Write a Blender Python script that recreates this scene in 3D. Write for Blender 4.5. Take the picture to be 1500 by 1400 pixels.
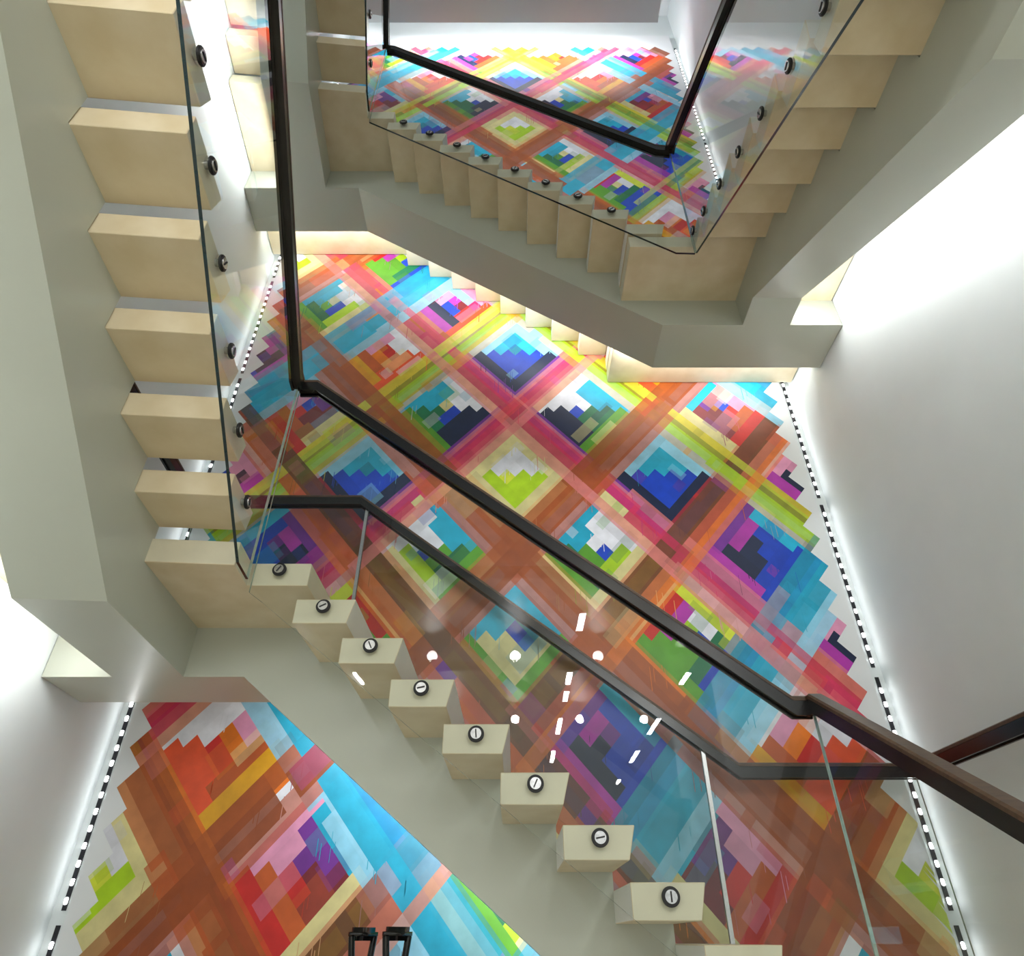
import bpy, bmesh, math, random
from mathutils import Vector

random.seed(7)
for o in list(bpy.data.objects):
    bpy.data.objects.remove(o, do_unlink=True)
scene = bpy.context.scene
C = scene.collection

# ------------------------------------------------------------------ camera
cam = bpy.data.cameras.new('camera')
cam_o = bpy.data.objects.new('camera', cam)
C.objects.link(cam_o)
cam.sensor_fit = 'HORIZONTAL'
cam.sensor_width = 36.0
cam.lens = 36.0 * 956.18 / 1500.0
cam.shift_x = -(754.58 - 750.0) / 1500.0
cam.shift_y = (707.45 - 700.0) / 1500.0
cam.clip_start = 0.02
cam_o.location = (0, 0, 0)
cam_o.rotation_euler = (math.radians(90) + 0.6111, 0, 0)
scene.camera = cam_o

# ------------------------------------------------------------------ world, light, exposure
world = bpy.data.worlds.new('world')
scene.world = world
world.use_nodes = True
bg = world.node_tree.nodes['Background']
bg.inputs[0].default_value = (0.90, 0.95, 0.91, 1)
bg.inputs[1].default_value = 0.75
scene.view_settings.view_transform = 'Standard'
scene.view_settings.look = 'None'
scene.view_settings.gamma = 1.0
scene.view_settings.exposure = 0.08
scene.view_settings.use_curve_mapping = False
WASH = 5.0        # watts per metre of the linear lights hidden behind the beams
MURAL_WASH = 4.0
COVE = 55.0
PANEL = 24.0       # each slot lamp added behind the camera as fill
SPOT = 98.0       # each spot lamp added to brighten the mural
STRIP = 0.25       # watts per metre of the strips beside the mural


def area_light(name, p0, p1, width, aim, power, parent=None, color=(1, 1, 1)):
    """long thin area lamp from p0 to p1 shining along aim"""
    p0, p1, aim = Vector(p0), Vector(p1), Vector(aim).normalized()
    L = bpy.data.lights.new(name, 'AREA')
    L.shape = 'RECTANGLE'
    ax = (p1 - p0)
    L.size = ax.length
    L.size_y = width
    L.energy = power
    L.color = color
    ax.normalize()
    z = -aim
    z = (z - ax * z.dot(ax)).normalized()
    y = z.cross(ax)
    o = bpy.data.objects.new(name, L)
    from mathutils import Matrix
    m = Matrix((ax, y, z)).transposed().to_4x4()
    m.translation = (p0 + p1) / 2
    o.matrix_world = m
    C.objects.link(o)
    if parent is not None:
        o.parent = parent
        o.matrix_parent_inverse = Matrix.Translation(parent.location).inverted()
    return o


# ------------------------------------------------------------------ materials
def lin(c):
    return tuple(((v / 255) / 12.92 if v / 255 <= 0.04045 else ((v / 255 + 0.055) / 1.055) ** 2.4) for v in c[:3])


def new_mat(name):
    m = bpy.data.materials.new(name)
    m.use_nodes = True
    return m, m.node_tree.nodes, m.node_tree.links, m.node_tree.nodes['Principled BSDF']


def noisy(name, rgb, rough=0.5, amount=0.06, scale=8.0, stretch=(1, 1, 1), metallic=0.0, bump=0.0, spec=0.5, rgb2=None, detail=5.0):
    m, N, Lk, B = new_mat(name)
    tc = N.new('ShaderNodeTexCoord')
    mp = N.new('ShaderNodeMapping')
    mp.inputs['Scale'].default_value = stretch
    nz = N.new('ShaderNodeTexNoise')
    nz.inputs['Scale'].default_value = scale
    nz.inputs['Detail'].default_value = detail
    rp = N.new('ShaderNodeValToRGB')
    a = lin(rgb)
    b = lin(rgb2) if rgb2 else tuple(v * (1 - 2 * amount) for v in a)
    c = a if rgb2 else tuple(min(1, v * (1 + amount)) for v in a)
    rp.color_ramp.elements[0].position = 0.3
    rp.color_ramp.elements[1].position = 0.7
    rp.color_ramp.elements[0].color = (*b, 1)
    rp.color_ramp.elements[1].color = (*c, 1)
    Lk.new(tc.outputs['Object'], mp.inputs['Vector'])
    Lk.new(mp.outputs['Vector'], nz.inputs['Vector'])
    Lk.new(nz.outputs['Fac'], rp.inputs['Fac'])
    Lk.new(rp.outputs['Color'], B.inputs['Base Color'])
    B.inputs['Roughness'].default_value = rough
    B.inputs['Metallic'].default_value = metallic
    B.inputs['Specular IOR Level'].default_value = spec
    if bump:
        bp = N.new('ShaderNodeBump')
        bp.inputs['Strength'].default_value = bump
        bp.inputs['Distance'].default_value = 0.01
        Lk.new(nz.outputs['Fac'], bp.inputs['Height'])
        Lk.new(bp.outputs['Normal'], B.inputs['Normal'])
    return m


def emit(name, rgb, strength):
    m, N, Lk, B = new_mat(name)
    B.inputs['Base Color'].default_value = (*lin(rgb), 1)
    B.inputs['Emission Color'].default_value = (*lin(rgb), 1)
    B.inputs['Emission Strength'].default_value = strength
    return m


def glass_mat():
    m, N, Lk, B = new_mat('clear_glass')
    out = N['Material Output']
    N.remove(B)
    tr = N.new('ShaderNodeBsdfTransparent')
    tr.inputs['Color'].default_value = (0.985, 0.996, 0.989, 1)
    gl = N.new('ShaderNodeBsdfGlossy')
    gl.inputs['Roughness'].default_value = 0.0
    fr = N.new('ShaderNodeFresnel')
    fr.inputs['IOR'].default_value = 1.45
    mx = N.new('ShaderNodeMixShader')
    ge = N.new('ShaderNodeNewGeometry')
    inv = N.new('ShaderNodeMath'); inv.operation = 'SUBTRACT'; inv.inputs[0].default_value = 1.0
    Lk.new(ge.outputs['Backfacing'], inv.inputs[1])
    mul = N.new('ShaderNodeMath'); mul.operation = 'MULTIPLY'
    Lk.new(fr.outputs['Fac'], mul.inputs[0]); Lk.new(inv.outputs[0], mul.inputs[1])
    Lk.new(mul.outputs[0], mx.inputs['Fac'])
    Lk.new(tr.outputs['BSDF'], mx.inputs[1])
    Lk.new(gl.outputs['BSDF'], mx.inputs[2])
    Lk.new(mx.outputs['Shader'], out.inputs['Surface'])
    return m


M = {}
M['wall'] = noisy('white_wall_paint', (222, 229, 230), 0.6, 0.015, 3.0, spec=0.3)
M['beam'] = noisy('satin_cream_paint', (187, 191, 178), 0.30, 0.02, 2.0, spec=0.5)
M['ceiling'] = noisy('ceiling_paint', (222, 225, 228), 0.7, 0.01, 2.0, spec=0.2)
M['stone'] = noisy('beige_limestone', (226, 213, 184), 0.42, 0.05, 7.0, (1, 1, 1), bump=0.03, rgb2=(213, 197, 162), detail=9)
M['stone_end'] = noisy('limestone_end', (214, 208, 184), 0.35, 0.03, 9.0, bump=0.02)  # end faces, less yellow than the undersides
M['nose_lit'] = noisy('side_lit_nosing', (230, 229, 222), 0.4, 0.02, 9.0)  # same stone, whitened: light from the side walls put into the colour
M['floor'] = noisy('floor_stone', (226, 216, 196), 0.4, 0.04, 5.0)
M['glass'] = glass_mat()
M['glass_edge'] = noisy('glass_edge', (12, 40, 44), 0.15, 0.2, 30.0, spec=0.6)
M['glass_rim'] = noisy('pale_glass_rim', (150, 172, 160), 0.15, 0.1, 30.0, spec=0.6)
M['bronze'] = noisy('black_bronze_channel', (15, 13, 13), 0.25, 0.2, 20.0, (1, 1, 1))
M['wood'] = noisy('dark_walnut', (82, 61, 44), 0.4, 0.2, 14.0, (1, 6, 6), spec=0.4)
M['rubber'] = noisy('black_rubber', (16, 16, 17), 0.5, 0.2, 40.0)
M['steel'] = noisy('brushed_steel', (205, 205, 205), 0.25, 0.12, 60.0, (1, 1, 8), metallic=1.0)
M['panel'] = noisy('white_mural_panel', (225, 229, 232), 0.5, 0.01, 3.0)
M['strip'] = noisy('black_strip_board', (14, 15, 24), 0.4, 0.2, 30.0)
M['diode'] = emit('diode_glow', (255, 255, 255), 9.0)
M['diffuser'] = emit('diffuser_glow', (250, 253, 255), 3.0)
M['housing'] = noisy('white_light_housing', (235, 236, 236), 0.4, 0.01, 10.0)
M['case_shell'] = noisy('black_suitcase_shell', (25, 26, 29), 0.3, 0.15, 25.0)
M['case_handle'] = noisy('glossy_black_plastic', (10, 11, 13), 0.12, 0.2, 30.0)
M['plinth'] = noisy('white_plinth', (225, 225, 222), 0.4, 0.02, 4.0)


def paint_mat():
    m, N, Lk, B = new_mat('brushed_mural_paint')
    at = N.new('ShaderNodeAttribute')
    at.attribute_name = 'paint'
    tc = N.new('ShaderNodeTexCoord')
    nz = N.new('ShaderNodeTexNoise')
    nz.inputs['Scale'].default_value = 9.0
    nz.inputs['Detail'].default_value = 8.0
    Lk.new(tc.outputs['Object'], nz.inputs['Vector'])
    mr = N.new('ShaderNodeMapRange')
    mr.inputs['From Min'].default_value = 0.3
    mr.inputs['From Max'].default_value = 0.7
    mr.inputs['To Min'].default_value = 0.86
    mr.inputs['To Max'].default_value = 1.12
    Lk.new(nz.outputs['Fac'], mr.inputs['Value'])
    mu = N.new('ShaderNodeVectorMath')
    mu.operation = 'SCALE'
    Lk.new(at.outputs['Color'], mu.inputs[0])
    Lk.new(mr.outputs['Result'], mu.inputs['Scale'])
    Lk.new(mu.outputs['Vector'], B.inputs['Base Color'])
    B.inputs['Roughness'].default_value = 0.42
    B.inputs['Specular IOR Level'].default_value = 0.4
    return m


M['paint'] = paint_mat()


# ------------------------------------------------------------------ helpers
def obj(name, me, mat=None, parent=None, loc=(0, 0, 0)):
    if isinstance(me, bmesh.types.BMesh):
        bm = me
        me = bpy.data.meshes.new(name)
        bmesh.ops.recalc_face_normals(bm, faces=bm.faces)
        bm.to_mesh(me)
        bm.free()
    if mat is not None and len(me.materials) == 0:
        for m_ in (mat if isinstance(mat, (list, tuple)) else [mat]):
            me.materials.append(m_)
    o = bpy.data.objects.new(name, me)
    o.location = loc
    C.objects.link(o)
    if parent is not None:
        o.parent = parent
    return o


def tag(o, label=None, cat=None, group=None, kind=None):
    if label: o['label'] = label
    if cat: o['category'] = cat
    if group: o['group'] = group
    if kind: o['kind'] = kind
    return o


def thing(name, label, cat, loc=(0, 0, 0), rz=0.0, group=None):
    o = bpy.data.objects.new(name, None)
    C.objects.link(o)
    o.location = loc
    o.rotation_euler = (0, 0, rz)
    return tag(o, label, cat, group)


def child(name, src, parent, loc, rz=0.0):
    """a copy that shares mesh data"""
    o = bpy.data.objects.new(name, src.data if hasattr(src, 'data') else src)
    o.location = loc
    o.rotation_euler = (0, 0, rz)
    C.objects.link(o)
    o.parent = parent
    return o


def prism(poly, y0, y1, fmap=None, bm=None, bevel=0.0):
    """poly of (u,w) extruded over v from y0 to y1; fmap(u,v,w)->xyz"""
    own = bm is None
    bm = bm or bmesh.new()
    fmap = fmap or (lambda u, v, w: (u, v, w))
    A = [bm.verts.new(fmap(u, y0, w)) for u, w in poly]
    B = [bm.verts.new(fmap(u, y1, w)) for u, w in poly]
    fs = [bm.faces.new(A), bm.faces.new(B[::-1])]
    n = len(poly)
    for i in range(n):
        fs.append(bm.faces.new((A[i], B[i], B[(i + 1) % n], A[(i + 1) % n])))
    if bevel:
        bmesh.ops.recalc_face_normals(bm, faces=bm.faces)
        bmesh.ops.bevel(bm, geom=list(bm.edges), offset=bevel, segments=1, affect='EDGES')
    return bm


def box(bm, x0, x1, y0, y1, z0, z1, bevel=0.0):
    r = bmesh.ops.create_cube(bm, size=1)
    for v in r['verts']:
        v.co = Vector(((x0 + x1) / 2 + v.co.x * (x1 - x0), (y0 + y1) / 2 + v.co.y * (y1 - y0), (z0 + z1) / 2 + v.co.z * (z1 - z0)))
    if bevel:
        es = {e for v in r['verts'] for e in v.link_edges}
        bmesh.ops.bevel(bm, geom=list(es), offset=bevel, segments=2, affect='EDGES')
    return bm


def slab(poly, z0, z1, bevel=0.0):
    """horizontal slab from an XY outline"""
    return prism(poly, z0, z1, lambda u, v, w: (u, w, v), bevel=bevel)


def sweep(path, prof):
    """sweep a closed profile (side, up) along a 3D polyline, with mitred vertical sections"""
    bm = bmesh.new()
    P = [Vector(p) for p in path]
    H = []
    for a, b in zip(P, P[1:]):
        d = Vector((b.x - a.x, b.y - a.y, 0))
        H.append(d.normalized())
    rings = []
    for i, p in enumerate(P):
        if i == 0: h0 = h1 = H[0]
        elif i == len(P) - 1: h0 = h1 = H[-1]
        else: h0, h1 = H[i - 1], H[i]
        t = (h0 + h1).normalized()
        side = Vector((t.y, -t.x, 0))
        k = 1.0 / max(0.4, t.dot(h0))
        rings.append([bm.verts.new(p + side * (u * k) + Vector((0, 0, v))) for u, v in prof])
    n = len(prof)
    for r0, r1 in zip(rings, rings[1:]):
        for j in range(n):
            bm.faces.new((r0[j], r0[(j + 1) % n], r1[(j + 1) % n], r1[j]))
    bm.faces.new(rings[0][::-1])
    bm.faces.new(rings[-1])
    return bm


# ------------------------------------------------------------------ dimensions (metres, camera at the origin)
A = 0.082                       # the left wall and left flights splay by this angle
sA, cA = math.sin(A), math.cos(A)
YE = 2.54                       # void-side ends of the mural flights' treads
YT = 3.770                      # mural-side ends
YPANEL = 3.776                  # painted face
YWALL = 3.84
TH = 0.107                      # tread thickness
XE = 1.145                      # void-side ends of the right flights' treads
XR = 2.19                       # right wall
FLOOR = -1.42
CEIL = 10.9


def wall_x(y):                  # left wall
    return -2.205 - math.tan(A) * (y - 3.0)


def LF(s, t):                   # left-flight frame: s towards the camera (uphill), t towards the left wall
    return (-1.15 + s * sA - t * cA, YE - s * cA - t * sA)


# ------------------------------------------------------------------ structure
YB = -2.2
bm = bmesh.new(); box(bm, -2.75, XR + 0.3, YWALL, YWALL + 0.2, FLOOR, CEIL)
tag(obj('wall_mural', bm, M['wall']), kind='structure')
bm = bmesh.new(); box(bm, -0.2, 0, -6.4, 0.0, FLOOR, CEIL)
wl = obj('wall_left', bm, M['wall'], None, (wall_x(YWALL), YWALL, 0))
wl.rotation_euler = (0, 0, A)
tag(wl, kind='structure')
bm = bmesh.new(); box(bm, XR, XR + 0.2, YB, YWALL, FLOOR, CEIL)
tag(obj('wall_right', bm, M['wall']), kind='structure')
bm = bmesh.new(); box(bm, -4.5, 4.5, -7.0, YWALL + 0.2, FLOOR - 0.2, FLOOR)
tag(obj('floor', bm, M['floor']), kind='structure')
bm = bmesh.new(); box(bm, -2.75, XR + 0.3, YB, YWALL + 0.2, CEIL, CEIL + 0.2)
tag(obj('ceiling', bm, M['ceiling']), kind='structure')
bm = bmesh.new(); box(bm, -1.9, 1.74, 0.2, 3.30, 9.17, 9.30)
tag(obj('ceiling_raft', bm, M['ceiling']), 'pale grey suspended ceiling raft with glowing gap above the mural', 'ceiling raft')
# cove lamp on top of the raft, washing the head of the mural wall
cv = thing('cove_light', 'white linear cove light lying on the back edge of the ceiling raft', 'light', (0, 3.22, 9.30))
bm = bmesh.new(); box(bm, -1.6, 1.6, -0.03, 0.03, 0, 0.03, 0.004); obj('housing', bm, M['housing'], cv)
bm = bmesh.new(); box(bm, -1.58, 1.58, -0.022, 0.03, 0.03, 0.045); obj('diffuser', bm, M['diffuser'], cv)
area_light('cove_lamp', (-1.58, 3.27, 9.36), (1.58, 3.27, 9.36), 0.05, (0, 1, 0.25), COVE, cv)


zs0 = 1.350 + 0.172 + 0.1625 * 6 - TH     # underside of the storey landing
# shop storey that opens behind the camera, with slot lights and spots added to light the well
for z_ in (2.42, 6.38):
    bm = bmesh.new(); box(bm, -4.5, 4.5, -7.0, -1.22 if z_ < 3 else -0.9, z_, z_ + 0.11)
    tag(obj('ceiling', bm, M['ceiling']), kind='structure')
for px in (-1.75, 0.6, 1.9):
    for py in (-0.55, -2.2, -4.0, -5.8):
        t = thing('added_slot_light', 'slim white ceiling slot light added behind the well as fill', 'light', (px, py, 2.42 if py < -1 else zs0), 0, 'added ceiling slot lights')
        bm = bmesh.new()
        for a_ in (-1, 1):
            box(bm, a_ * 0.04 - 0.008, a_ * 0.04 + 0.008, -0.22, 0.22, -0.015, 0)
            box(bm, -0.032, 0.032, a_ * 0.212 - 0.008, a_ * 0.212 + 0.008, -0.015, 0)
        obj('frame', bm, M['housing'], t)
        bm = bmesh.new(); box(bm, -0.032, 0.032, -0.204, 0.204, -0.008, -0.002); obj('diffuser', bm, M['diffuser'], t)
        area_light('lamp', (px, py - 0.20, 2.40 if py < -1 else zs0 - 0.02), (px, py + 0.20, 2.40 if py < -1 else zs0 - 0.02), 0.06, (0, 0, -1), PANEL if py < -1 else PANEL * 0.22, t)


def added_spot(x, y, z, target, power, size):  # unseen spot lamp, added so that the mural gets more light
    t = thing('added_spot', 'small white spot lamp added by the landing edge to light the mural', 'light', (x, y, z), 0, 'added spots lighting the mural')
    p, d = Vector((x, y, z)), (Vector(target) - Vector((x, y, z))).normalized()
    q = (-d).to_track_quat('Z', 'Y')
    bm = bmesh.new()
    bmesh.ops.create_cone(bm, cap_ends=True, segments=24, radius1=0.045, radius2=0.035, depth=0.13)
    can = obj('can', bm, M['housing'], t)
    can.rotation_mode = 'QUATERNION'; can.rotation_quaternion = q
    bm = bmesh.new(); box(bm, -0.008, 0.008, -0.008, 0.008, 0.03, 0.15); obj('stem', bm, M['housing'], t)
    L = bpy.data.lights.new('spot', 'SPOT')
    L.energy = power; L.spot_size = size; L.spot_blend = 1.0; L.shadow_soft_size = 0.05
    o = bpy.data.objects.new('spot', L)
    C.objects.link(o)
    o.parent = t
    o.location = d * 0.08
    o.rotation_mode = 'QUATERNION'; o.rotation_quaternion = q


for k, px in enumerate((-1.6, -0.8, 0.0, 0.8, 1.6)):
    added_spot(px, -1.15, 2.24, (px * 0.95, 3.77, 2.7), SPOT, math.radians(56))

for px in (-1.2, 0.0, 1.2):
    added_spot(px, -1.0, 6.20, (px * 0.9, 3.77, 6.9), SPOT * 1.5, math.radians(64))

# ------------------------------------------------------------------ treads
def tread_mesh(name, depth, length, axis):
    """stone block: nosing at 0, bottom of the nosing undercut; runs 'length' away from the void"""
    poly = [(0, 0), (-depth, 0), (-depth, -TH), (-0.027, -TH)]
    if axis == 'M':     # nose towards +X, length along +Y
        f = lambda u, v, w: (u, v, w)
    elif axis == 'L':   # nose towards +Y, length towards -X
        f = lambda u, v, w: (-v, u, w)
    else:               # R: nose towards -Y, length towards +X
        f = lambda u, v, w: (v, -u, w)
    bm = prism(poly, 0, length, f, bevel=0.0025)
    bmesh.ops.recalc_face_normals(bm, faces=bm.faces)
    bm.normal_update()
    e = Vector(f(0, -1, 0))
    nose = Vector(f(1, 0, 0))
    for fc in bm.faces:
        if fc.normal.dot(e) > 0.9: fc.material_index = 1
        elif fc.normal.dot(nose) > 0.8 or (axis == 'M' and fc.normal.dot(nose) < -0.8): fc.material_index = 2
    me = bpy.data.meshes.new(name)
    bm.to_mesh(me); bm.free()
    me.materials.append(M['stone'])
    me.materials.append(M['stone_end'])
    me.materials.append(M['nose_lit'])
    return me


TM = tread_mesh('tread_across', 0.25, YT - YE, 'M')
TL = tread_mesh('tread_left', 0.292, 1.008, 'L')
TR = tread_mesh('tread_right', 0.285, XR - 0.008 - XE, 'R')


def beam_mural(root, y0, y1, xs, zs, zl, zr, soff_l, soff_r, xa, xb):
    """sawtooth-topped spine beam from wall to wall; xs,zs nosings and tread tops"""
    top = [(-9, zl - TH)]
    z = zl - TH
    for x, zt in zip(xs, zs):
        top.append((x - 0.03, z))
        z = zt - TH
        top.append((x - 0.03, z))
    top.append((XR - 0.004, z))
    poly = top + [(XR - 0.004, soff_r), (xb, soff_r), (xa, soff_l), (-9, soff_l)]
    fm = lambda u, v, w: ((wall_x(v) + 0.004) if u < -8 else u, v, w)
    obj('beam', prism(poly, y0, y1, fm), M['beam'], root)


def landing(root, poly, z):
    bm = slab(poly, z - TH, z, 0.0025)
    bmesh.ops.recalc_face_normals(bm, faces=bm.faces)
    bm.normal_update()
    for fc in bm.faces:
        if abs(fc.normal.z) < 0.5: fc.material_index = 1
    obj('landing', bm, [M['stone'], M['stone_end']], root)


def flight_mural(label, group, y0, y1, x0, dx, n, zl, dz, zr, soff_l, soff_r, xa, xb):
    """left landing at zl whose nosing is at x0; n treads; right landing zr"""
    root = thing('stair_flight', label, 'staircase', (0, 0, 0), 0, group)
    xs = [x0 + dx * i for i in range(n + 1)]
    zs = [zl - dz * i for i in range(1, n + 1)] + [zr]
    # left landing: void corner follows the splayed left flight
    q = LF(0.19, 0)
    qe = LF(0.19, (q[0] - wall_x(q[1])) * cA - 0.006)
    q0 = LF(0, 0)
    pl = [q, q0, (x0, YE), (x0, YT), (wall_x(YT) + 0.006, YT), qe]
    landing(root, pl, zl)
    pr = [(xs[-1] - 0.25, YE), (XE, YE), (XE, 2.40), (XR - 0.008, 2.40), (XR - 0.008, YT), (xs[-1] - 0.25, YT)]
    landing(root, pr, zr)
    for i in range(n):
        child('tread', TM, root, (xs[i + 1], YE, zs[i]))
    beam_mural(root, y0, y1, xs, zs, zl, zr, soff_l, soff_r, xa, xb)
    return xs, zs


def flight_left(label, group, zl, yfront, soff, n=6):
    root = thing('stair_flight', label, 'staircase', (-1.15, YE, 0), A, group)
    s1, ds, dz = 0.144, 0.2665, 0.1625
    t0, t1 = 0.352, 0.683
    pts = []
    for k in range(1, n + 1):
        s = s1 + ds * (k - 1)
        child('tread', TL, root, (0, -s, zl + 0.172 + dz * (k - 1)))
    send = lambda t: (YE - yfront - t * sA) / cA
    top = [(-9, zl - TH)]
    z = zl - TH
    for k in range(1, n + 2):
        s = s1 + ds * (k - 1) + 0.03
        top.append((s, z))
        z = zl + 0.172 + dz * (k - 1) - TH
        top.append((s, z))
    se = 3.9 if zl < 3 else 3.3
    top.append((se, z))
    sk = s1 + ds * n + 0.03
    zlow = soff + 0.655 * (sk + 0.25 - 0.335)
    poly = top + [(se, zlow), (sk + 0.25, zlow), (0.335, soff), (-9, soff)]
    def fm(u, v, w):
        s = send(v) if u < -8 else u
        return (-v, -s, w)
    obj('beam', prism(poly, t0, t1, fm), M['beam'], root)
    ztop = zl + 0.172 + dz * n
    return ztop, sk - 0.03


def flight_right(label, group, zl, yfront, soff, n=7):
    root = thing('stair_flight', label, 'staircase', (0, 0, 0), 0, group)
    x0, x1 = 1.52, 1.835
    dz, du = 0.1555, 0.261
    top = [(yfront, zl - TH)]
    z = zl - TH
    for k in range(1, n + 1):
        rear = 2.39 - du * (k - 1)
        zt = zl - 0.118 - dz * (k - 1)
        child('tread', TR, root, (XE, rear - 0.285, zt))
        yr = rear + 0.02 - 0.012
        top.append((yr, z)); z = zt - TH; top.append((yr, z))
    ye = -1.2
    zend = zl - 0.118 - dz * n
    yr = 2.39 - du * n
    top.append((yr, z)); z = zend - TH; top.append((yr, z))
    top.append((ye, z))
    zlow = soff - 0.587 * (2.74 - 0.93)
    poly = top + [(ye, zlow), (0.93, zlow), (2.74, soff), (yfront, soff)]
    obj('beam', prism(poly, x0, x1, lambda u, v, w: (v, u, w)), M['beam'], root)
    return zend, yr


GF = 'flights of the open stone stair'
# lower turn
ZM, ZU = 1.350, 5.358
flight_mural('lower stair flight crossing the mural, pale stone treads stepping down to the right', None, 3.0, 3.395,
             -0.89, 0.2175, 8, ZM, 0.1702, -0.18, 1.003, -0.56, -1.26, 0.76)
zn, sn = flight_left('lower left stair flight rising from the corner landing towards the camera side', None, ZM, 3.0, 1.003)
flight_right('bottom stair flight going down along the right wall to the floor', None, -0.18, 3.0, -0.56, 6)
# upper turn
flight_mural('upper stair flight crossing the mural below the ceiling raft', None, 2.965, 3.36,
             -0.948, 0.2143, 9, ZU, 0.1665, 3.72, 5.0, 3.365, -1.27, 0.985)
flight_left('topmost left stair flight climbing above the left gap beside the wall', None, ZU, 2.965, 5.0)
zr_, yr_ = flight_right('upper right stair flight running down along the right wall', None, 3.72, 2.965, 3.365)

# storey landing that joins the lower left flight and the upper right flight behind the camera
x_a, y_a = LF(sn, 0)
x_b, y_b = LF(sn, 1.006)
for zz, nm, lb in ((zn, 'storey_landing', 'beige stone storey landing overhead behind the well'),):
    pl = [(x_a, y_a), (x_b, y_b), (wall_x(-1.2) + 0.006, -1.2), (XR - 0.008, -1.2), (XR - 0.008, yr_ - 0.02), (XE, yr_ - 0.02), (XE, 0.30), (x_a - 0.02, 0.30)]
    tag(obj(nm, slab(pl, zz - TH, zz), M['stone']), lb, 'landing')


# ------------------------------------------------------------------ balustrades
def standoff_meshes():
    bm = bmesh.new()
    bmesh.ops.create_cone(bm, cap_ends=True, segments=24, radius1=0.030, radius2=0.030, depth=0.012)
    ring = bpy.data.meshes.new('rubber_ring')
    bmesh.ops.bevel(bm, geom=[e for e in bm.edges if e.calc_face_angle(0) > 1], offset=0.003, segments=2, affect='EDGES')
    bm.to_mesh(ring); bm.free()
    ring.materials.append(M['rubber'])
    bm = bmesh.new()
    bmesh.ops.create_cone(bm, cap_ends=True, segments=24, radius1=0.021, radius2=0.020, depth=0.016)
    # two shallow key slots
    face = bpy.data.meshes.new('steel_face')
    bm.to_mesh(face); bm.free()
    face.materials.append(M['steel'])
    bm = bmesh.new()
    bmesh.ops.create_cone(bm, cap_ends=True, segments=20, radius1=0.014, radius2=0.014, depth=0.02)
    bar = bpy.data.meshes.new('barrel')
    bm.to_mesh(bar); bm.free()
    bar.materials.append(M['steel'])
    bm = bmesh.new()
    box(bm, -0.015, 0.015, -0.0022, 0.0022, -0.001, 0.0025)
    slot = bpy.data.meshes.new('key_slot')
    bm.to_mesh(slot); bm.free()
    slot.materials.append(M['rubber'])
    return ring, face, bar, slot


RING, FACE, BARREL, SLOT = standoff_meshes()


def standoff(parent, pos, out):
    """out: unit horizontal vector from tread end to the void"""
    o = Vector(out).normalized()
    q = o.to_track_quat('Z', 'Y')
    p = Vector(pos)
    def put(name, me, d, par, roll=0.0):
        ob = bpy.data.objects.new(name, me)
        C.objects.link(ob)
        ob.rotation_mode = 'QUATERNION'
        ob.rotation_quaternion = q
        ob.location = p + o * d
        ob.parent = par
        return ob
    r = put('standoff', RING, 0.024, parent)
    from mathutils import Matrix
    for nm, me, d in (('steel_face', FACE, 0.026), ('barrel', BARREL, 0.008)):
        ob = bpy.data.objects.new(nm, me)
        C.objects.link(ob)
        ob.parent = r
        ob.location = (0, 0, d - 0.024)
    ob = bpy.data.objects.new('key_slot', SLOT)
    C.objects.link(ob)
    ob.parent = r
    ob.location = (0, 0, 0.0105)
    ob.rotation_euler = (0, 0, random.uniform(0, 3.1))


def glass_sheet(name, outline, n_vec, thick, parent, dark=True):
    """outline: list of 3D points in a vertical plane; faces get glass, edges get edge material"""
    bm = bmesh.new()
    n = Vector(n_vec).normalized() * (thick / 2)
    a = [bm.verts.new(Vector(p) + n) for p in outline]
    b = [bm.verts.new(Vector(p) - n) for p in outline]
    f0 = bm.faces.new(a); f1 = bm.faces.new(b[::-1])
    k = len(outline)
    for i in range(k):
        f = bm.faces.new((a[i], b[i], b[(i + 1) % k], a[(i + 1) % k]))
        d = Vector(outline[(i + 1) % k]) - Vector(outline[i])
        f.material_index = 1 if dark and abs(d.z) < 2 * math.hypot(d.x, d.y) else 2
    return obj(name, bm, [M['glass'], M['glass_edge'], M['glass_rim']], parent)


RW, RH = 0.058, 0.074
CHAN = [(-RW / 2, 0.0), (-RW / 2 + 0.012, 0.0), (-RW / 2 + 0.014, 0.010), (RW / 2 - 0.014, 0.010), (RW / 2 - 0.012, 0.0), (RW / 2, 0.0), (RW / 2, RH - 0.020), (-RW / 2, RH - 0.020)]
CAP = [(-RW / 2 - 0.002, RH - 0.019), (RW / 2 + 0.002, RH - 0.019), (RW / 2 + 0.002, RH - 0.006), (RW / 2 - 0.006, RH), (-RW / 2 + 0.006, RH), (-RW / 2 - 0.002, RH - 0.006)]


def handrail(parent, path, name='handrail'):
    h = obj(name, sweep(path, CHAN), M['bronze'], parent)
    obj('wood_cap', sweep(path, CAP), M['wood'], h)
    return h


YG = YE - 0.013
XG = XE - 0.013
TG = 0.012
cornL = (-1.135, YG)
out_M = (0, -1, 0)


def Lg(s, d=0.013):            # point on the glass plane of a left flight
    x, y = LF(s, 0)
    return (x + d * cA, y + d * sA)


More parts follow.
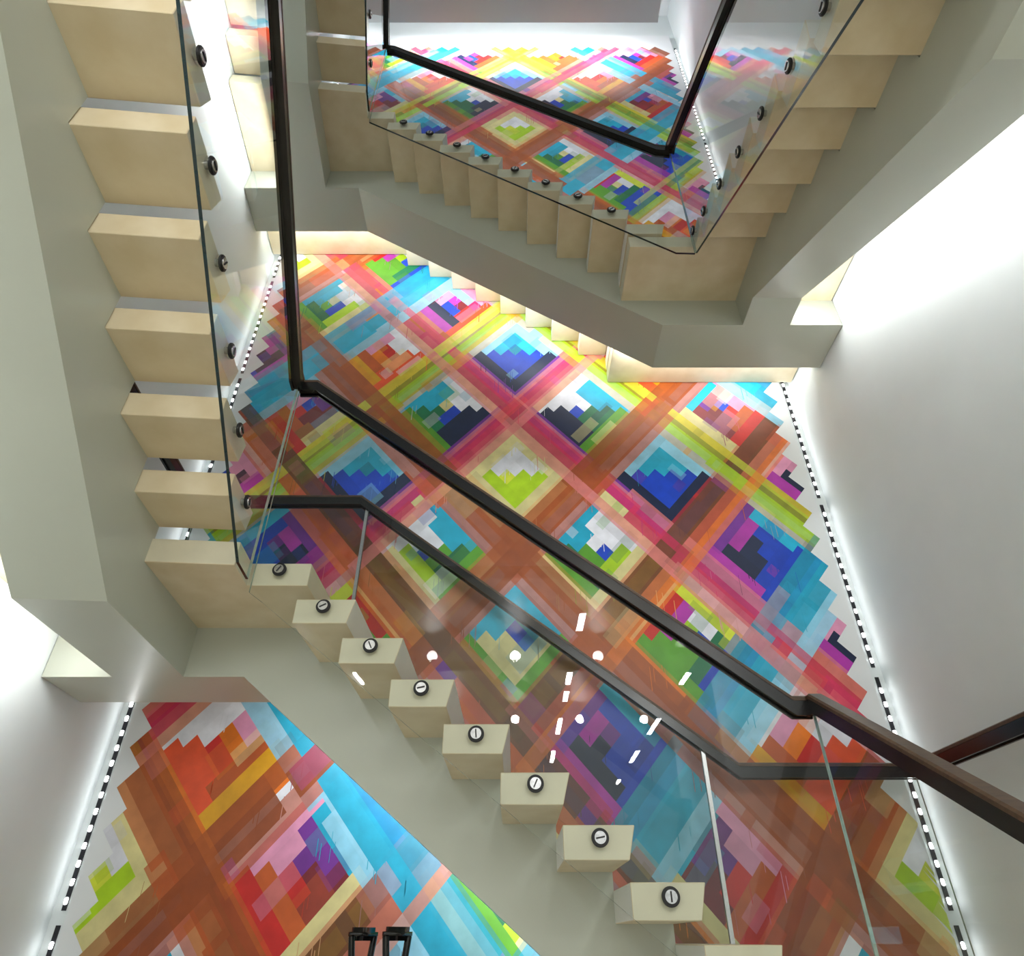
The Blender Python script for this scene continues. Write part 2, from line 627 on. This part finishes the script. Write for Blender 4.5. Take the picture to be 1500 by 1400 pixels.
def balustrade_mural(label, xs, zs, zl, rail, bottom, btn_from):
    root = thing('glass_balustrade', label, 'balustrade')
    ol = [(x, YG, z + 0.012) for x, z in rail] + [(x, YG, z) for x, z in bottom[::-1]]
    glass_sheet('glass_panel', ol, (0, 1, 0), TG, root, zl > 3)
    tops = [(xs[0], zl)] + list(zip(xs[1:], zs))
    for i, (x, z) in enumerate(tops[:-1]):
        if i >= btn_from:
            standoff(root, (x - 0.125, YE, z - 0.042), out_M)
    handrail(root, [(x, YG, z) for x, z in rail])


xsM = [-0.89 + 0.2175 * i for i in range(9)]
zsM = [ZM - 0.1702 * i for i in range(1, 9)] + [-0.18]
balustrade_mural('clear glass balustrade with dark handrail on the lower flight across the mural',
                 xsM, zsM, ZM, [(-1.130, 2.342), (-1.035, 2.342), (1.055, 0.690), (XG, 0.690)],
                 [(-1.125, 1.205), (-1.06, 1.16), (0.94, -0.37), (XG - 0.004, -0.40)], 0)
xsU = [-0.948 + 0.2143 * i for i in range(10)]
zsU = [ZU - 0.1665 * i for i in range(1, 10)] + [3.72]
balustrade_mural('clear glass balustrade with dark handrail on the upper flight across the mural',
                 xsU, zsU, ZU, [(-1.130, 6.40), (-1.06, 6.38), (1.03, 4.715), (XG, 4.70)],
                 [(-1.125, 5.165), (1.01, 3.53), (XG - 0.004, 3.525)], 1)


def balustrade_left(label, zl, rz, n=6):
    root = thing('glass_balustrade', label, 'balustrade')
    P0 = Lg(0.034)
    def pt(s, z):
        x, y = Lg(s)
        return (x, y, z)
    sl = 0.632
    rail = [pt(0.034, rz), pt(0.10, rz), pt(1.9, rz + 1.8 * sl)]
    bot = [pt(0.05, zl - 0.10), pt(0.20, zl - 0.10), pt(1.9, zl - 0.10 + 1.7 * 0.635)]
    nv = (cA, sA, 0)
    glass_sheet('glass_panel', [(a, b, c + 0.012) for a, b, c in rail] + bot[::-1], nv, TG, root)
    for k in range(1, n + 1):
        s = 0.144 + 0.2665 * (k - 1) + 0.155
        x, y = LF(s, 0)
        standoff(root, (x, y, zl + 0.172 + 0.1625 * (k - 1) - 0.045), nv)
    handrail(root, rail)


balustrade_left('clear glass balustrade with dark handrail on the lower left flight', ZM, 2.342)
balustrade_left('clear glass balustrade with dark handrail on the topmost left flight', ZU, 6.40)


def balustrade_right(label, zl, rz, n=7, yend=0.55):
    root = thing('glass_balustrade', label, 'balustrade')
    sl = 0.598
    rail = [(XG, YG, rz), (XG, YG - 0.05, rz), (XG, yend, rz - sl * (YG - 0.05 - yend))]
    zb = zl - 0.205
    bot = [(XG, YG - 0.012, zb), (XG, yend, zb - 0.600 * (YG - 0.012 - yend))]
    glass_sheet('glass_panel', [(a, b, c + 0.012) for a, b, c in rail] + bot[::-1], (1, 0, 0), TG, root)
    standoff(root, (XE, 2.46, zl - 0.05), (-1, 0, 0))
    for k in range(1, n + 1):
        standoff(root, (XE, 2.39 - 0.261 * (k - 1) - 0.135, zl - 0.118 - 0.1555 * (k - 1) - 0.045), (-1, 0, 0))
    handrail(root, rail)


balustrade_right('clear glass balustrade with dark handrail on the upper right flight', 3.72, 4.70)
balustrade_right('dark handrail and glass going down the bottom right flight', -0.18, 0.690, 6)

# wall-side balustrade of the lower turn: rail, glass and two posts close to the mural
YR2 = 3.63
root = thing('glass_balustrade', 'wall side glass balustrade and handrail just in front of the mural', 'balustrade')
rail2 = [(wall_x(1.0) + 0.12, 1.0, 3.22), (wall_x(2.27) + 0.12, 2.27, 2.355), (wall_x(YR2) + 0.12, YR2, 2.355), (-1.02, YR2, 2.355), (1.16, YR2, 0.682), (2.07, YR2, 0.682), (2.07, 2.40, 0.682), (2.07, 0.9, -0.22)]
handrail(root, rail2)
YG2 = YR2
gz = lambda x: 2.355 if x < -1.02 else (0.682 if x > 1.16 else 2.355 - 0.7674 * (x + 1.02))
def low(x):
    i = max(0, math.ceil((x + 0.89) / 0.2175 - 1e-6))
    return (ZM - 0.1702 * min(i, 8) if i < 9 else -0.18)
for (a, b) in ((-2.10, -0.985), (-0.965, 0.978), (0.998, 2.07)):
    xsx = [a] + [x for x in [-1.02, 1.16] if a < x < b] + [b]
    topv = [(x, YG2, gz(x) + 0.012) for x in xsx]
    botx = [a] + [x for x in (-0.89, 0.85) if a < x < b] + [b]
    botv = [(x, YG2, (ZM + 0.003 if x <= -0.89 else (-0.177 if x >= 0.851 else ZM - 0.7825 * (x + 0.89) + 0.02))) for x in botx]
    glass_sheet('glass_panel', topv + botv[::-1], (0, 1, 0), 0.012, root)
for xp in (-0.975, 0.988):
    bm = bmesh.new()
    zl_ = low(xp) + 0.001
    box(bm, xp - 0.010, xp + 0.010, YG2 - 0.012, YG2 + 0.012, zl_, gz(xp) + 0.006, 0.002)
    obj('post', bm, M['steel'], root)


# ------------------------------------------------------------------ linear lights behind the beams
def linear_light(label, p0, p1, aim, wpm, width=0.05):
    p0, p1, aim = Vector(p0), Vector(p1), Vector(aim).normalized()
    t = thing('linear_light', label, 'light', tuple(p0), 0, 'linear lights hidden behind the stair beams')
    d = (p1 - p0)
    ax = d.normalized()
    z = (aim - ax * aim.dot(ax)).normalized()
    y = z.cross(ax)
    def bar(a, b, lo, hi, w):
        bm = bmesh.new()
        vs = []
        for e in (ax * a, ax * b):
            for u, v in ((-w, lo), (w, lo), (w, hi), (-w, hi)):
                vs.append(bm.verts.new(e + y * u + z * v))
        for f in ((0, 1, 2, 3), (7, 6, 5, 4), (0, 4, 5, 1), (1, 5, 6, 2), (2, 6, 7, 3), (3, 7, 4, 0)):
            bm.faces.new([vs[i] for i in f])
        return bm
    obj('housing', bar(0, d.length, 0.0, 0.022, 0.022), M['housing'], t)
    obj('diffuser', bar(0.01, d.length - 0.01, 0.022, 0.027, 0.018), M['diffuser'], t)
    area_light('lamp', p0 + z * 0.034, p1 + z * 0.034, width, tuple(aim), wpm * d.length, t)


def ll(s, t, z):
    x, y = LF(s, t)
    return (x, y, z)


aimL = (-cA, -sA, -0.45)
linear_light('white linear light on the outer face of the lower left beam', ll(0.30, 0.684, ZM - 0.23), ll(1.95, 0.684, ZM - 0.23 + 1.65 * 0.61), aimL, WASH)
linear_light('white linear light beside the lower corner landing and left wall', ll(-0.40, 0.684, ZM - 0.23), ll(0.28, 0.684, ZM - 0.23), aimL, WASH)
linear_light('white linear light on the outer face of the topmost left beam', ll(0.30, 0.684, ZU - 0.23), ll(1.95, 0.684, ZU - 0.23 + 1.65 * 0.61), aimL, WASH * 1.6)
linear_light('white linear light beside the upper corner landing and left wall', ll(-0.40, 0.684, ZU - 0.23), ll(0.28, 0.684, ZU - 0.23), aimL, WASH * 1.6)
linear_light('white linear light on the outer face of the upper right beam', (1.836, 2.70, 3.50), (1.836, 0.60, 3.50 - 2.10 * 0.592), (1, 0, -0.45), WASH)
linear_light('white linear light beside the upper right landing and right wall', (1.836, 2.94, 3.50), (1.836, 2.72, 3.50), (1, 0, -0.45), WASH)
linear_light('white linear light on the back of the upper beam facing the mural', (-1.2, 3.361, ZU - 0.30), (0.95, 3.361, ZU - 0.30 - 2.15 * 0.742), (0, 1, 0.25), MURAL_WASH)
linear_light('white linear light behind the upper right landing facing the mural', (1.05, 3.361, 3.52), (2.1, 3.361, 3.52), (0, 1, 0.25), MURAL_WASH)
linear_light('white linear light behind the upper left landing facing the mural', (-2.15, 3.361, ZU - 0.22), (-1.25, 3.361, ZU - 0.22), (0, 1, 0.25), MURAL_WASH)
linear_light('white linear light on the back of the lower beam facing the mural', (-1.2, 3.396, ZM - 0.30), (0.75, 3.396, ZM - 0.30 - 1.95 * 0.775), (0, 1, 0.1), MURAL_WASH * 0.8)

linear_light('white linear light on the outer face of the bottom right beam', (1.836, 2.70, -0.42), (1.836, 0.95, -0.42 - 1.75 * 0.592), (1, 0, 0.15), WASH)

# ------------------------------------------------------------------ mural
DX, DZ, Z0 = 0.53, 0.61, 2.70
PAL = dict(pink=(206, 48, 92), rose=(222, 128, 128), lpink=(222, 150, 186), brown=(156, 76, 30), dbrown=(98, 62, 34), rust=(190, 88, 36), orange=(222, 116, 26),
           amber=(216, 158, 22), lime=(166, 204, 28), ylime=(206, 218, 60), green=(88, 156, 40), dgreen=(18, 112, 72), cyan=(24, 168, 204), teal=(10, 132, 160),
           sky=(140, 200, 226), blue=(16, 66, 190), navy=(20, 36, 70), purple=(112, 46, 146), magenta=(176, 52, 168), red=(200, 36, 32), vermil=(232, 84, 40),
           cream=(214, 205, 146), white=(224, 226, 236), olive=(112, 112, 30), maroon=(122, 34, 44))
PAL = {k: lin(v) for k, v in PAL.items()}
NN = 36
LO, HI = -5.5, 8.0
SZ = int((HI - LO) * NN)
rnd = random.Random(21)
cv_ = [[None] * SZ for _ in range(SZ)]       # [ia][ib]


def fill(a0, a1, b0, b1, col, alpha=1.0):
    c = PAL[col] if isinstance(col, str) else col
    i0, i1 = max(0, round((a0 - LO) * NN)), min(SZ, round((a1 - LO) * NN))
    j0, j1 = max(0, round((b0 - LO) * NN)), min(SZ, round((b1 - LO) * NN))
    for i in range(i0, i1):
        row = cv_[i]
        for j in range(j0, j1):
            p = row[j]
            if p is None or alpha >= 1:
                row[j] = c
            else:
                row[j] = tuple(p[k] * (1 - alpha) + c[k] * alpha for k in range(3))


# nested squares: rings listed from outside in as (upper right, upper left, lower left, lower right)
MOTIF = dict(
    sun=[('cream',) * 4, ('cream',) * 4, ('white', 'white', 'lime', 'lime'), ('white', 'white', 'ylime', 'lime')],
    lake=[('sky', 'sky', 'purple', 'purple'), ('sky', 'sky', 'navy', 'navy'), ('cyan', 'cyan', 'blue', 'blue'), ('cyan', 'teal', 'blue', 'blue')],
    pond=[('sky', 'sky', 'amber', 'amber'), ('cyan', 'cyan', 'green', 'green'), ('teal', 'cyan', 'cream', 'cream'), ('blue', 'blue', 'cream', 'blue')],
    leaf=[('sky', 'cream', 'purple', 'green'), ('cyan', 'white', 'navy', 'green'), ('cyan', 'white', 'navy', 'dgreen'), ('cream', 'white', 'blue', 'dgreen')],
    fern=[('cream', 'sky', 'cream', 'amber'), ('white', 'cyan', 'green', 'cream'), ('white', 'cyan', 'dgreen', 'lime'), ('white', 'cream', 'green', 'blue')],
    fire=[('cream', 'white', 'orange', 'orange'), ('white', 'white', 'amber', 'vermil'), ('white', 'lpink', 'rust', 'vermil'), ('red', 'orange', 'orange', 'red')],
    rose=[('sky', 'white', 'rust', 'rose'), ('lpink', 'lpink', 'magenta', 'vermil'), ('sky', 'lpink', 'navy', 'red'), ('magenta', 'cyan', 'blue', 'maroon')],
    dusk=[('sky', 'purple', 'purple', 'blue'), ('cyan', 'purple', 'magenta', 'blue'), ('blue', 'magenta', 'navy', 'blue'), ('navy', 'purple', 'navy', 'blue')],
    ember=[('white', 'sky', 'amber', 'red'), ('lpink', 'cyan', 'cream', 'red'), ('lpink', 'purple', 'maroon', 'rust'), ('blue', 'purple', 'maroon', 'red')],
    meadow=[('white', 'cream', 'orange', 'blue'), ('ylime', 'red', 'green', 'blue'), ('white', 'magenta', 'green', 'dgreen'), ('lime', 'cream', 'green', 'blue')])
TABLE = {(0, 0): 'sun', (1, 1): 'lake', (1, -1): 'lake', (-1, -1): 'pond', (1, 0): 'leaf', (0, -1): 'fern', (0, 2): 'fire', (1, 2): 'rose', (2, -1): 'ember',
         (1, -2): 'dusk', (0, -2): 'meadow', (2, -3): 'rose', (-1, -2): 'dusk', (-2, -2): 'fern', (0, -3): 'fire', (1, -3): 'rose', (-1, -3): 'ember', (0, -4): 'sun',
         (2, 2): 'fire', (2, 3): 'dusk', (1, 3): 'meadow', (0, 3): 'fern', (2, 1): 'fire', (2, -2): 'rose', (3, 0): 'rose', (3, -1): 'dusk', (0, 4): 'sun', (-1, -4): 'leaf'}


def motif_at(i, j):
    k = (i - 4, j - 4) if i + j >= 5 else (i, j)
    if k in TABLE: return TABLE[k], False
    if (k[1], k[0]) in TABLE: return TABLE[(k[1], k[0])], True
    return ['rose', 'fern', 'fire', 'lake', 'ember', 'leaf'][(i * 5 + j * 3) % 6], (i + j) % 2 == 0


def tint(col, amt):
    c = PAL[col]
    k = 1 + rnd.uniform(-amt, amt)
    return tuple(min(1, v * k) for v in c)


for i in range(-6, 9):
    for j in range(-6, 9):
        x, z = DX * (i - j), Z0 + DZ * (i + j)
        if abs(x) > 3 or not (-2.2 < z < 10.6): continue
        name, flip = motif_at(i, j)
        hs = [0.50, 0.33, 0.235, 0.125]
        for r, ring in enumerate(MOTIF[name]):
            ur, ul, llc, lr = ring
            if flip: ur, ul, llc, lr = ul, ur, lr, llc
            h = hs[r]
            w = h - (hs[r + 1] if r < 3 else 0.0)
            order = [('ur', ur), ('ul', ul), ('ll', llc), ('lr', lr)]
            if rnd.random() < 0.5: order = [order[1], order[0], order[3], order[2]]
            for nm, c in order:
                c = tint(c, 0.10)
                if nm == 'ur': fill(i + h - w, i + h, j - h, j + h, c)
                if nm == 'ul': fill(i - h, i + h, j + h - w, j + h, c)
                if nm == 'll': fill(i - h, i - h + w, j - h, j + h * 0.9, c)
                if nm == 'lr': fill(i - h, i + h * 0.9, j - h, j - h + w, c)
        # a few translucent dabs inside the squares
        for _ in range(4):
            a_, b_ = i + rnd.uniform(-0.35, 0.25), j + rnd.uniform(-0.35, 0.25)
            fill(a_, a_ + rnd.choice((0.1, 0.17, 0.3)), b_, b_ + rnd.choice((0.1, 0.17)), tint(rnd.choice(MOTIF[name][rnd.randrange(4)]), 0.3), 0.32)

BANDS = {-5: 'lime', -4: 'pink', -3: 'brown', -2: 'cyan', -1: 'dark', 0: 'brown', 1: 'pink', 2: 'lime', 3: 'cyan', 4: 'brown', 5: 'pink', 6: 'lime', 7: 'cyan', 8: 'brown'}
SUB = dict(brown=[(-0.20, -0.08, 'rust', 0.78), (-0.12, 0.06, 'brown', 0.94), (0.02, 0.16, 'brown', 0.84), (0.09, 0.19, 'orange', 0.25)],
           dark=[(-0.20, -0.08, 'orange', 0.62), (-0.12, 0.04, 'rust', 0.9), (0.0, 0.16, 'dbrown', 0.86), (0.12, 0.20, 'red', 0.5)],
           pink=[(-0.18, -0.08, 'rose', 0.72), (-0.09, 0.03, 'pink', 0.92), (0.0, 0.10, 'pink', 0.74), (0.08, 0.17, 'rose', 0.58)],
           lime=[(-0.17, -0.08, 'amber', 0.50), (-0.11, 0.02, 'lime', 0.88), (-0.02, 0.10, 'green', 0.66), (0.08, 0.17, 'ylime', 0.62)],
           cyan=[(-0.26, -0.11, 'sky', 0.88), (-0.14, 0.05, 'cyan', 0.97), (0.03, 0.20, 'cyan', 0.72), (0.12, 0.22, 'teal', 0.5)])
jobs = []
for k, kind in BANDS.items():
    for axis in (0, 1):
        for sub in SUB[kind]:
            jobs.append((k - 0.5, axis, sub))
# long strokes are laid in several passes so that they weave over and under each other
for k, axis, (o0, o1, col, al) in sorted(jobs, key=lambda q: rnd.random()):
    p = LO
    while p < HI:
        L_ = rnd.choice((1.4, 2.0, 2.6, 3.3))
        q = p + L_
        w0 = k + o0 + rnd.uniform(-0.02, 0.02)
        w1 = k + o1 + rnd.uniform(-0.02, 0.02)
        c = tint(col, 0.14)
        if axis == 0: fill(w0, w1, p, q, c, al)
        else: fill(p, q, w0, w1, c, al)
        p = q - 0.06 if rnd.random() < 0.85 else q + rnd.choice((0.12, 0.3))
# translucent patches along the strokes
for k, axis, (o0, o1, col, al) in jobs:
    for _ in range(5):
        p = rnd.uniform(LO, HI)
        L_ = rnd.choice((0.1, 0.15, 0.25, 0.4))
        c = tint(rnd.choice([col, col, 'dbrown', 'rose', 'cream', 'amber', 'olive', 'magenta', 'vermil']), 0.2)
        if axis == 0: fill(k + o0, k + o1, p, p + L_, c, 0.24)
        else: fill(p, p + L_, k + o0, k + o1, c, 0.24)


XL0, XR0, ZT0 = -2.165, 2.085, 9.82
hsh = {}


def rag(a, b):
    key = (math.floor(a * 6), math.floor(b * 6))
    if key not in hsh:
        ac, bc = (key[0] + 0.5) / 6, (key[1] + 0.5) / 6
        hsh[key] = (rnd.random(), DX * (ac - bc), Z0 + DZ * (ac + bc))
    return hsh[key]


mural = thing('mural', 'tall mural of woven diagonal brush strokes in rainbow colours', 'mural', (0, YPANEL, 0))
bm = bmesh.new(); box(bm, XL0, XR0, 0.0, 0.04, FLOOR + 0.002, ZT0 + 0.25)
obj('panel', bm, M['panel'], mural)
verts, faces, cols, vid = [], [], [], {}


def V(i, j):
    k = (i, j)
    if k not in vid:
        a, b = LO + i / NN, LO + j / NN
        x, z = DX * (a - b), Z0 + DZ * (a + b)
        vid[k] = len(verts)
        verts.append((max(XL0 + 0.002, min(XR0 - 0.002, x)), -0.0015, z))
    return vid[k]


for i in range(SZ):
    run = None
    for j in range(SZ + 1):
        c = None
        if j < SZ:
            a, b = LO + (i + 0.5) / NN, LO + (j + 0.5) / NN
            x, z = DX * (a - b), Z0 + DZ * (a + b)
            if XL0 < x < XR0 + 0.02 and FLOOR + 0.03 < z < ZT0:
                r = rag(a, b)
                r, xc, zc = r
                if xc > XL0 + 0.075 + 0.04 * r and (xc < XR0 - 0.08 - 0.04 * r or zc < 0.55) and zc < ZT0 - 0.10 - 0.12 * r:
                    c = cv_[i][j]
        if run and (c is None or c != run[1]):
            j0 = run[0]
            faces.append((V(i, j0), V(i + 1, j0), V(i + 1, j), V(i, j)))
            cols.append(run[1])
            run = None
        if c is not None and run is None:
            run = (j, c)
me = bpy.data.meshes.new('paint')
me.from_pydata(verts, [], faces)
at = me.attributes.new('paint', 'FLOAT_COLOR', 'FACE')
flat = []
for c in cols: flat += [c[0], c[1], c[2], 1.0]
at.data.foreach_set('color', flat)
obj('paint', me, M['paint'], mural)
# drips that ran down from stroke edges
verts, faces, cols = [], [], []
for _ in range(520):
    x, z = rnd.uniform(XL0 + 0.2, XR0 - 0.2), rnd.uniform(FLOOR + 0.3, ZT0 - 0.3)
    a, b = (x / DX + (z - Z0) / DZ) / 2, (-x / DX + (z - Z0) / DZ) / 2
    i, j = int((a - LO) * NN), int((b - LO) * NN)
    if not (0 <= i < SZ and 0 <= j < SZ) or cv_[i][j] is None: continue
    c = cv_[i][j]
    for _k in range(rnd.choice((1, 2, 4))):
        xx = x + rnd.uniform(-0.06, 0.06); w = rnd.uniform(0.0008, 0.0022); L_ = rnd.uniform(0.03, 0.15); zz = z + rnd.uniform(-0.04, 0.04)
        n = len(verts)
        verts += [(xx - w, -0.003, zz), (xx + w, -0.003, zz), (xx + w * 1.2, -0.003, zz - L_), (xx, -0.003, zz - L_ - 0.006), (xx - w * 1.2, -0.003, zz - L_)]
        faces.append((n, n + 4, n + 3, n + 2, n + 1)); cols.append(c)
me = bpy.data.meshes.new('drips')
me.from_pydata(verts, [], faces)
at = me.attributes.new('paint', 'FLOAT_COLOR', 'FACE')
flat = []
for c in cols: flat += [c[0], c[1], c[2], 1.0]
at.data.foreach_set('color', flat)
tag(obj('drips', me, M['paint'], mural), kind='stuff')

# ------------------------------------------------------------------ light strips beside the mural
def strip_meshes(L_):
    bm = bmesh.new(); box(bm, -0.011, 0.011, -0.006, 0.0, 0, L_)
    board = bpy.data.meshes.new('board'); bm.to_mesh(board); bm.free(); board.materials.append(M['strip'])
    bm = bmesh.new()
    n = int(L_ / 0.08)
    for k in range(n):
        z = 0.04 + k * 0.08
        box(bm, -0.009, 0.009, -0.013, -0.006, z - 0.015, z + 0.015, 0.003)
    d = bpy.data.meshes.new('diodes'); bm.to_mesh(d); bm.free(); d.materials.append(M['diode'])
    return board, d


BOARD, DIODES = strip_meshes(1.16)
for side, x in (('left', -2.222), ('right', 2.146)):
    zs_ = -1.10
    k = 0
    while zs_ < 9.4:
        nth = ['lowest', 'second lowest', 'third', 'fourth', 'fifth', 'sixth', 'seventh', 'eighth', 'topmost'][k]
        t = thing('led_strip', '%s black diode strip from the floor up, between mural and %s wall' % (nth, side), 'light strip', (x, YWALL, zs_), 0, 'light strips in the %s gap of the mural' % side)
        child('board', BOARD, t, (0, 0, 0))
        tag(child('diodes', DIODES, t, (0, 0, 0)), kind='stuff')
        inner = 0.35 if side == 'left' else -0.35
        area_light('lamp', (x, YWALL - 0.02, zs_ + 0.02), (x, YWALL - 0.02, zs_ + 1.14), 0.02, (0, -1, 0), STRIP * 1.16, t)
        zs_ += 1.22
        k += 1

# ------------------------------------------------------------------ suitcases on a plinth under the lower flight
bm = bmesh.new(); box(bm, -1.05, -0.05, 2.80, 3.66, FLOOR, FLOOR + 0.42, 0.006)
tag(obj('display_plinth', bm, M['plinth']), 'low white display plinth under the lower flight', 'plinth')


def tube(pts, r, seg=10):
    cu = bpy.data.curves.new('tube', 'CURVE')
    cu.dimensions = '3D'
    sp = cu.splines.new('POLY')
    sp.points.add(len(pts) - 1)
    for p, q in zip(sp.points, pts): p.co = (*q, 1)
    cu.bevel_depth = r
    cu.bevel_resolution = 3
    cu.use_fill_caps = True
    o = bpy.data.objects.new('tube', cu)
    C.objects.link(o)
    dg = bpy.context.evaluated_depsgraph_get()
    me = bpy.data.meshes.new_from_object(o.evaluated_get(dg))
    bpy.data.objects.remove(o)
    bpy.data.curves.remove(cu)
    for p in me.polygons: p.use_smooth = True
    return me


def suitcase(x, y, rz, label, top):
    z0 = FLOOR + 0.42
    t = thing('suitcase', label, 'suitcase', (x, y, z0), rz, 'trolley suitcases under the lower flight')
    bm = bmesh.new(); box(bm, -0.18, 0.18, -0.11, 0.11, 0.045, 0.56, 0.03)
    sh = obj('shell', bm, M['case_shell'], t)
    for gx in (-0.12, -0.06, 0, 0.06, 0.12):
        bm = bmesh.new(); box(bm, gx - 0.008, gx + 0.008, -0.114, 0.114, 0.08, 0.52, 0.003)
        obj('rib', bm, M['case_shell'], sh)
    for sx in (-1, 1):
        for sy in (-1, 1):
            bm = bmesh.new()
            bmesh.ops.create_cone(bm, cap_ends=True, segments=18, radius1=0.022, radius2=0.022, depth=0.02)
            w = obj('wheel', bm, M['rubber'], t, (sx * 0.14, sy * 0.08, 0.023))
            w.rotation_euler = (0, math.pi / 2, 0)
    H = top - z0
    hw = 0.058
    for sx in (-1, 1):
        me = tube([(sx * hw * 0.82, 0.06, 0.50), (sx * hw * 0.82, 0.06, H - 0.10), (sx * hw, 0.06, H - 0.03)], 0.0135)
        obj('handle_tube', me, M['case_handle'], t)
    bm = bmesh.new(); box(bm, -hw - 0.012, hw + 0.012, 0.036, 0.084, H - 0.046, H, 0.016)
    g = obj('handle_grip', bm, M['case_handle'], t)
    for p in g.data.polygons: p.use_smooth = True


n_ = (math.cos(math.radians(42)), -math.sin(math.radians(42)))
mid = (-0.548, 3.22)
rz_ = math.atan2(n_[1], n_[0]) - math.pi / 2
suitcase(mid[0] - n_[0] * 0.17, mid[1] - n_[1] * 0.17, rz_, 'black trolley suitcase with raised handle, standing closer to the mural', 0.045)
suitcase(mid[0] + n_[0] * 0.17, mid[1] + n_[1] * 0.17, rz_ + math.pi, 'black trolley suitcase with raised handle, standing farther from the mural', 0.045)
